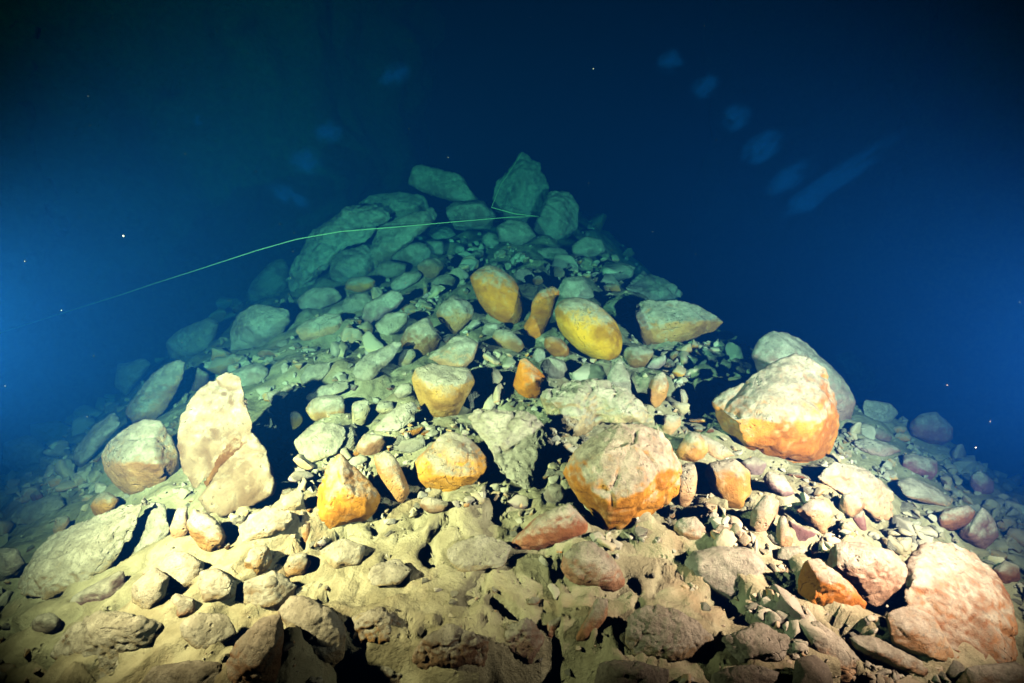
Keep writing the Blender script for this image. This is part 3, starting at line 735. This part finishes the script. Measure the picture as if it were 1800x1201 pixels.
# the brown vein that crosses the tall block
from mathutils.bvhtree import BVHTree
def brown_vein():
    k = [r['label'] for r in ROCKS].index('tall pale block with diagonal brown groove')
    q = HERO[k]
    me = q.data
    bvh = BVHTree.FromPolygons([v.co + q.location for v in me.vertices], [tuple(p.vertices) for p in me.polygons])
    left = [(417, 762), (403, 775), (388, 792), (380, 806), (374, 822), (366, 836), (358, 848)]
    right = [(437, 778), (423, 790), (404, 808), (390, 820), (381, 833), (373, 845), (364, 858)]
    V, F = [], []
    n, m = 34, 9
    def lerp_poly(pl, t):
        a = t * (len(pl) - 1); i = min(int(a), len(pl) - 2); f = a - i
        return pl[i][0] + (pl[i + 1][0] - pl[i][0]) * f, pl[i][1] + (pl[i + 1][1] - pl[i][1]) * f
    rows = []
    for i in range(n):
        a, b = lerp_poly(left, i / (n - 1)), lerp_poly(right, i / (n - 1))
        wob = 2.2 * noise.noise(Vector((i * .6, 0, 3)))
        for j in range(m):
            t = j / (m - 1)
            px, py = a[0] + (b[0] - a[0]) * t + wob, a[1] + (b[1] - a[1]) * t + wob
            h, _, _, dist = bvh.ray_cast(CAM, ray_dir(px, py).normalized())
            rows.append((px, py, t, None if h is None else (h - CAM).dot(FWD)))
    # the band lies in the plane of the broken face, a hair proud of it
    hits = [r for r in rows if r[3] is not None]
    for _ in range(4):
        A = np.array([(1, r[0], r[1]) for r in hits]); y = np.array([r[3] for r in hits])
        cf = np.linalg.lstsq(A, y, rcond=None)[0]
        res = y - A @ cf
        hits = [r for r, e in zip(hits, res) if e < max(.004, np.percentile(res, 85))]
    for px, py, t, z in rows:
        zf = cf[0] + cf[1] * px + cf[2] * py
        if z is not None and abs(z - zf) < .02: zf = z
        edge = min(t, 1 - t) * 2
        V.append(tuple(at_depth(px, py, zf - .005 + .010 * (1 - min(1, edge * 2.5)))))
    for i in range(n - 1):
        for j in range(m - 1):
            F.append((i * m + j, i * m + j + 1, (i + 1) * m + j + 1, (i + 1) * m + j))
    vm = bpy.data.meshes.new('brown_vein')
    vm.from_pydata([tuple(Vector(v) - q.location) for v in V], [], F)
    vm.shade_smooth(); vm.materials.append(ROCK)
    o = bpy.data.objects.new('brown_vein', vm)
    o.parent = q
    o.color = (.19, .095, .03, 0.0)
    o['label'] = 'brown diagonal band of bare stone'
    COL.objects.link(o)
brown_vein()

# ------------------------------------------------------------------ smaller stones between them
def pebble_base(seed, pts=16, sub=1, sq=(1, .8, .62), nz=.07):
    r = random.Random(seed)
    bm = bmesh.new()
    for _ in range(pts):
        v = Vector((r.gauss(0, 1), r.gauss(0, 1), r.gauss(0, 1))).normalized() * r.uniform(.85, 1.0)
        bm.verts.new((v.x * sq[0] * .5, v.y * sq[1] * .5, v.z * sq[2] * .5))
    bmesh.ops.convex_hull(bm, input=bm.verts[:])
    bmesh.ops.delete(bm, geom=[v for v in bm.verts if not v.link_faces], context='VERTS')
    if sub:
        bmesh.ops.bevel(bm, geom=bm.edges[:], offset=.028, segments=1, affect='EDGES', clamp_overlap=True)
        bmesh.ops.triangulate(bm, faces=bm.faces[:])
        for _ in range(sub):
            bmesh.ops.subdivide_edges(bm, edges=[e for e in bm.edges if e.calc_length() > .14], cuts=1)
            bmesh.ops.triangulate(bm, faces=bm.faces[:])
        bmesh.ops.smooth_vert(bm, verts=bm.verts[:], factor=.16, use_axis_x=True, use_axis_y=True, use_axis_z=True)
        bm.normal_update()
        for v in bm.verts:
            v.co += v.normal * nz * noise.noise(v.co * 4.0 + Vector((seed, 0, 0)))
    bmesh.ops.recalc_face_normals(bm, faces=bm.faces[:])
    me = bpy.data.meshes.new('stone')
    bm.to_mesh(me); bm.free()
    me.shade_smooth() if sub else None
    me.materials.append(ROCK)
    return me

bases = [pebble_base(s, rnd.choice((8, 9, 11, 14)), 2, (1, rnd.uniform(.6, .95), rnd.uniform(.4, .8))) for s in range(14)]

def in_hero(px, py, grow=0.0):
    v = Vector((px, py))
    for pcs, bxs in zip(HERO_POLY, HERO_BOX):
        for pc, bb in zip(pcs, bxs):
            if px < bb[0] or px > bb[1] or py < bb[2] or py > bb[3]: continue
            hit = False
            n = len(pc); j = n - 1
            for i in range(n):
                a, b = pc[i], pc[j]
                if (a.y > v.y) != (b.y > v.y) and v.x < (b.x - a.x) * (v.y - a.y) / (b.y - a.y) + a.x: hit = not hit
                j = i
            if hit: return True
    return False

BARE = [[(560, 960), (640, 930), (740, 905), (870, 880), (900, 900), (880, 980), (960, 1000), (960, 1060), (700, 1060), (560, 1050)],
        [(0, 880), (200, 900), (320, 870), (400, 930), (560, 960), (560, 1230), (0, 1230)], [(520, 1040), (1110, 1050), (1110, 1260), (520, 1260)],
        [(1090, 950), (1200, 955), (1200, 1040), (1330, 1080), (1400, 1201), (1080, 1201), (1090, 1060)]]
def in_poly(px, py, poly):
    hit = False; j = len(poly) - 1
    for i in range(len(poly)):
        a, b = poly[i], poly[j]
        if (a[1] > py) != (b[1] > py) and px < (b[0] - a[0]) * (py - a[1]) / (b[1] - a[1]) + a[0]: hit = not hit
        j = i
    return hit

refs = []
for rk in ROCKS:
    if rk['ref']:
        ap = [p for pc in rk['pieces'] for p in pc]
        refs.append((sum(p[0] for p in ap) / len(ap), sum(p[1] for p in ap) / len(ap), rk['label']))
TONES = [(OR, 'orange', .12), (PE, 'peach', .35), (TA, 'tan', .5), (GR, 'grey', .5), (PA, 'pale', .7), (RD, 'reddish', .3), (BR, 'brown', .38), (PU, 'purplish', .42)]
TW = [.10, .14, .22, .18, .26, .06, .12, .06]
used = set()
count = 0
tries = 0
while count < 235 and tries < 9000:
    tries += 1
    px, py = rnd.uniform(10, 1790), 400 + 790 * rnd.random() ** .85
    if in_hero(px, py) or in_hero(px, py - 16): continue
    bare = any(in_poly(px, py, b) for b in BARE)
    if bare and rnd.random() < .85: continue
    d = hit_ground(px, py)
    if d is None or d > 8.5: continue
    spx = min(70, 15 + rnd.expovariate(1 / 13.0))
    if bare: spx = min(spx, 22)
    if py > 1050: spx *= 1.2
    w = spx * d / FPX
    col, tone, du = rnd.choices(TONES, TW)[0]
    size = 'tiny' if spx < 20 else ('small' if spx < 32 else 'middling')
    rx, ry, rl = min(refs, key=lambda t: (t[0] - px) ** 2 + (t[1] - py) ** 2)
    dx, dy = px - rx, py - ry
    where = ('right of' if dx > 0 else 'left of') if abs(dx) > 1.1 * abs(dy) else ('below' if dy > 0 else 'above')
    if .45 < abs(dx) / (abs(dy) + 1e-6) < 2.2:
        where = ('lower ' if dy > 0 else 'upper ') + ('right of' if dx > 0 else 'left of')
    lab = f'{size} {tone} stone {where} the {rl}'
    if lab in used or len(lab.split()) > 16: continue
    used.add(lab)
    p = at_depth(px, py, d)
    o = bpy.data.objects.new('stone', bases[rnd.randrange(len(bases))])
    o.scale = (w, w * rnd.uniform(.8, 1.1), w * rnd.uniform(.75, 1.1))
    o.rotation_euler = (rnd.uniform(-.35, .35), rnd.uniform(-.35, .35), rnd.uniform(0, 6.28))
    o.location = (p.x, p.y, ground(p.x, p.y) + w * rnd.uniform(.02, .14))
    k = rnd.uniform(.85, 1.12)
    o.color = (col[0] * k, col[1] * k, col[2] * k, max(0, min(1, du + rnd.uniform(-.08, .1))))
    COL.objects.link(o)
    tag(o, lab, 'stone', 'small stones scattered between the boulders')
    count += 1

# ------------------------------------------------------------------ gravel: far too many to count
def build_gravel(name, label, number, lo, mean, hi, pts, sub, bare_p, use_heroes):
    lows = []
    for s in range(8):
        me = pebble_base(50 + s, pts, sub, (1, rnd.uniform(.6, .95), rnd.uniform(.45, .8)))
        lows.append((np.array([v.co[:] for v in me.vertices]), [tuple(p.vertices) for p in me.polygons]))
        bpy.data.meshes.remove(me)
    V, F = [], []
    off = 0
    made = 0
    while made < number:
        px, py = rnd.uniform(-60, 1860), 390 + 860 * rnd.random() ** .8
        if any(in_poly(px, py, b) for b in BARE) and rnd.random() < bare_p: continue
        spx = min(hi, lo + rnd.expovariate(1 / mean))
        if use_heroes and (in_hero(px, py) or in_hero(px, py - .55 * spx) or in_hero(px - .4 * spx, py - .2 * spx) or in_hero(px + .4 * spx, py - .2 * spx)): continue
        if not use_heroes and py > 880 and rnd.random() < .6: continue
        cl = fbm(px, py, 0, .012, 2, 5.0)
        if cl < rnd.uniform(-.7, .4): continue
        d = hit_ground(px, py)
        if d is None or d > 9: continue
        p = at_depth(px, py, d)
        w = d / FPX * spx
        vs, fs = lows[rnd.randrange(8)]
        e = Euler((rnd.uniform(-.6, .6), rnd.uniform(-.6, .6), rnd.uniform(0, 6.28))).to_matrix()
        m = np.array(e) * w
        c = np.array((p.x, p.y, ground(p.x, p.y) + w * (.15 if use_heroes else .14)))
        V.append(vs @ m.T + c)
        F.extend([tuple(i + off for i in f) for f in fs])
        off += len(vs)
        made += 1
    me = bpy.data.meshes.new(name)
    me.from_pydata(np.concatenate(V).tolist(), [], F)
    if sub: me.shade_smooth()
    o = link_mesh(name, me, GRAVEL)
    tag(o, label, 'gravel', kind='stuff')

def gravel_material():
    m, nt = new_mat('gravel_chips')
    g = G(nt)
    out = g.n('ShaderNodeOutputMaterial')
    b = g.n('ShaderNodeBsdfPrincipled')
    g.l(b.outputs[0], out.inputs['Surface'])
    geo = g.n('ShaderNodeNewGeometry')
    tc = g.n('ShaderNodeTexCoord')
    cr = g.n('ShaderNodeValToRGB')
    g.l(geo.outputs['Random Per Island'], cr.inputs[0])
    e = cr.color_ramp
    e.interpolation = 'CONSTANT'
    stops = [(0, TA), (.22, PA), (.45, GR), (.62, BR), (.74, PE), (.86, PU), (.93, OR)]
    e.elements[0].color = TA + (1,)
    e.elements[1].position = stops[1][0]; e.elements[1].color = PA + (1,)
    for p, c in stops[2:]:
        el = e.elements.new(p); el.color = c + (1,)
    nn = g.noise(tc.outputs['Object'], 70.0, 5, .7)
    sx = g.n('ShaderNodeSeparateXYZ'); g.l(geo.outputs['Normal'], sx.inputs[0])
    up = g.math('MULTIPLY_ADD', sx.outputs[2], .38, g.math('MULTIPLY_ADD', nn, 1.1, -.32))
    c = g.mix(g.math('MULTIPLY', g.ramp(up, .12, .52), .78), cr.outputs[0], (.37, .335, .24, 1))
    g.l(c, b.inputs['Base Color'])
    b.inputs['Roughness'].default_value = .95
    b.inputs['Specular IOR Level'].default_value = .1
    bp = g.n('ShaderNodeBump'); bp.inputs['Strength'].default_value = .6; bp.inputs['Distance'].default_value = .008
    g.l(nn, bp.inputs['Height']); g.l(bp.outputs[0], b.inputs['Normal'])
    return m
GRAVEL = gravel_material()
build_gravel('gravel', 'loose gravel and stone chips strewn over the silt', 2600, 4, 4.0, 20, 8, 0, .8, False)
build_gravel('rubble', 'broken stone rubble packed between the boulders', 2000, 12, 21, 115, 9, 1, .985, True)

# ------------------------------------------------------------------ the cave diver's guide line
def tube(name, pts, r, mat, thin=(999, 1)):
    cu = bpy.data.curves.new(name, 'CURVE')
    cu.dimensions = '3D'; cu.bevel_depth = r; cu.bevel_resolution = 2
    sp = cu.splines.new('POLY'); sp.points.add(len(pts) - 1)
    for n_, (q, p) in enumerate(zip(sp.points, pts)):
        q.co = (p[0], p[1], p[2], 1)
        q.radius = thin[1] if n_ >= thin[0] else 1.0 + .18 * noise.noise(Vector((n_ * 1.7, 0, 0)))
    t = bpy.data.objects.new('t', cu); COL.objects.link(t)
    dg = bpy.context.evaluated_depsgraph_get()
    me = bpy.data.meshes.new_from_object(t.evaluated_get(dg))
    bpy.data.objects.remove(t); bpy.data.curves.remove(cu)
    me.materials.clear(); me.materials.append(mat); me.name = name
    return link_mesh(name, me)

LINE = plain_material('braided_nylon', (.80, .90, .42), .7)
lp = [(-60, 604, 6.2), (105, 552, 5.6), (217, 517, 5.2), (270, 499, 5.0), (330, 480, 4.85), (450, 441, 4.7), (520, 421, 4.75), (565, 413, 4.8), (600, 407, 4.85), (700, 399, 5.05), (800, 390, 5.3), (895, 382, 5.6), (948, 381, 5.75), (905, 376, 5.7), (864, 365, 5.65), (880, 325, 5.85), (917, 270, 6.1)]
gl = tube('guide_line', [at_depth(*p) for p in lp], .0038, LINE, (len(lp) - 2, .5))
tag(gl, 'thin pale guide line stretched across the far boulders', 'line')

# ------------------------------------------------------------------ specks drifting in the water
def build_specks():
    V, F = [], []
    octa = np.array([(1, 0, 0), (-1, 0, 0), (0, 1, 0), (0, -1, 0), (0, 0, 1), (0, 0, -1)], float)
    of = [(0, 2, 4), (2, 1, 4), (1, 3, 4), (3, 0, 4), (2, 0, 5), (1, 2, 5), (3, 1, 5), (0, 3, 5)]
    def add(p, r):
        o = len(V)
        for v in octa: V.append(tuple(np.array(p) + v * r))
        F.extend([tuple(o + i for i in f) for f in of])
    for _ in range(300):
        px, py, z = rnd.uniform(-100, 1900), rnd.uniform(20, 800), rnd.uniform(1.6, 5.5)
        p = at_depth(px, py, z)
        if p.z < ground(p.x, p.y) + .1: continue
        add(p, rnd.uniform(.0003, .0008))
    for px, py, z, r in ((217, 415, 2.2, .0036), (1043, 121, 2.4, .0024), (108, 546, 2.2, .002), (1715, 787, 2.0, .0022), (788, 277, 2.6, .0016)):
        add(at_depth(px, py, z), r)
    me = bpy.data.meshes.new('suspended_specks')
    me.from_pydata(V, [], F)
    o = link_mesh('suspended_specks', me, plain_material('drifting_silt', (.75, .75, .68)))
    tag(o, 'fine pale specks of silt drifting in the water', 'specks', kind='stuff')
build_specks()

# ------------------------------------------------------------------ added soft blue volumes standing in for blurred blue light streaks
def glow_puff_material():
    m, nt = new_mat('blue_glow_volume')
    g = G(nt)
    out = g.n('ShaderNodeOutputMaterial')
    v = g.n('ShaderNodeVolumePrincipled')
    tc = g.n('ShaderNodeTexCoord')
    ln = g.n('ShaderNodeVectorMath', operation='LENGTH'); g.l(tc.outputs['Object'], ln.inputs[0])
    f = g.math('SUBTRACT', 1.0, ln.outputs['Value'], clamp=True)
    cp = g.n('ShaderNodeVectorMath', operation='ADD'); g.l(tc.outputs['Object'], cp.inputs[0]); cl_oi = g.n('ShaderNodeObjectInfo'); g.l(g.math('MULTIPLY', cl_oi.outputs['Random'], 50.0), cp.inputs[1])
    nn = g.noise(cp.outputs[0], 1.5, 3)
    f = g.math('MULTIPLY', g.math('POWER', f, 2.3), g.ramp(nn, .38, .72))
    g.l(g.math('MULTIPLY', g.math('MULTIPLY', f, cl_oi.outputs['Alpha']), 130.0), v.inputs['Density'])
    v.inputs['Color'].default_value = (.02, .22, .98, 1)  # blue of the light streaks put into the scatter colour
    g.l(v.outputs[0], out.inputs['Volume'])
    return m
CLOUD = glow_puff_material()
bmc = bmesh.new(); bmesh.ops.create_icosphere(bmc, subdivisions=3, radius=1.0)
cme = bpy.data.meshes.new('blue_glow_puff'); bmc.to_mesh(cme); bmc.free(); cme.materials.append(CLOUD)
GLOW_PUFFS = [((1178, 108), (26, 22, 24), 0, 'highest faint blue glow puff of the right-hand row'),
          ((1240, 152), (28, 22, 24), 25, 'second faint blue glow puff down the right-hand row'),
          ((1293, 207), (30, 26, 26), 20, 'third blue glow puff down the right-hand row'),
          ((1340, 259), (40, 26, 30), 35, 'brightest blue glow puff in the right-hand row'),
          ((1388, 312), (52, 24, 30), 35, 'lowest wide blue glow puff of the right-hand row'),
          ((1478, 308), (120, 21, 26), 38, 'long blue light streak slanting up at right'),
          ((1418, 352), (34, 24, 24), 30, 'blue glow puff at lower end of the slanting streak'),
          ((538, 284), (34, 28, 28), 0, 'blue glow puff nearest the leaning teal boulder'),
          ((577, 232), (30, 24, 24), 20, 'blue glow puff in the middle of the left row'),
          ((692, 132), (34, 22, 26), 20, 'highest faint blue glow puff of the left row'),
          ((350, 212), (14, 12, 12), 50, 'single small blue glow puff alone at upper left'),
          ((508, 345), (40, 18, 24), -25, 'lowest dim blue glow puff of the left row')]
for (px, py), (a, b, c), rot, lab in GLOW_PUFFS:
    z = 4.6
    o = bpy.data.objects.new('blue_glow_puff', cme)
    o.location = at_depth(px, py, z)
    o.scale = tuple(1.15 * v * z / FPX for v in (a, c, b))
    o.rotation_euler = (0, -R(rot), 0)
    o.color = (1, 1, 1, 1.0 if 'streak' in lab or 'brightest' in lab else rnd.uniform(.28, .6))
    COL.objects.link(o)
    tag(o, lab, 'silt cloud', 'added puffs of blue glow in the water')

# ------------------------------------------------------------------ the water itself, as haze
def build_haze():
    bm = bmesh.new()
    bmesh.ops.create_cube(bm, size=1.0)
    me = bpy.data.meshes.new('haze')
    bm.to_mesh(me); bm.free()
    m, nt = new_mat('blue_water')
    g = G(nt)
    out = g.n('ShaderNodeOutputMaterial')
    v = g.n('ShaderNodeVolumePrincipled')
    v.inputs['Density'].default_value = 1.0
    v.inputs['Color'].default_value = (0.0003, 0.0070, 0.035, 1)
    ab = (0.41, 0.098, 0.092)
    v.inputs['Absorption Color'].default_value = tuple((1 - a) ** 2 for a in ab) + (1,)
    v.inputs['Anisotropy'].default_value = 0.0
    g.l(v.outputs[0], out.inputs['Volume'])
    o = link_mesh('haze', me, m)
    o.scale = (40, 44, 30)
    o.location = (0, 12, -4)
    tag(o, 'clear blue cave water that dims and tints far rocks', 'water', kind='stuff')
build_haze()
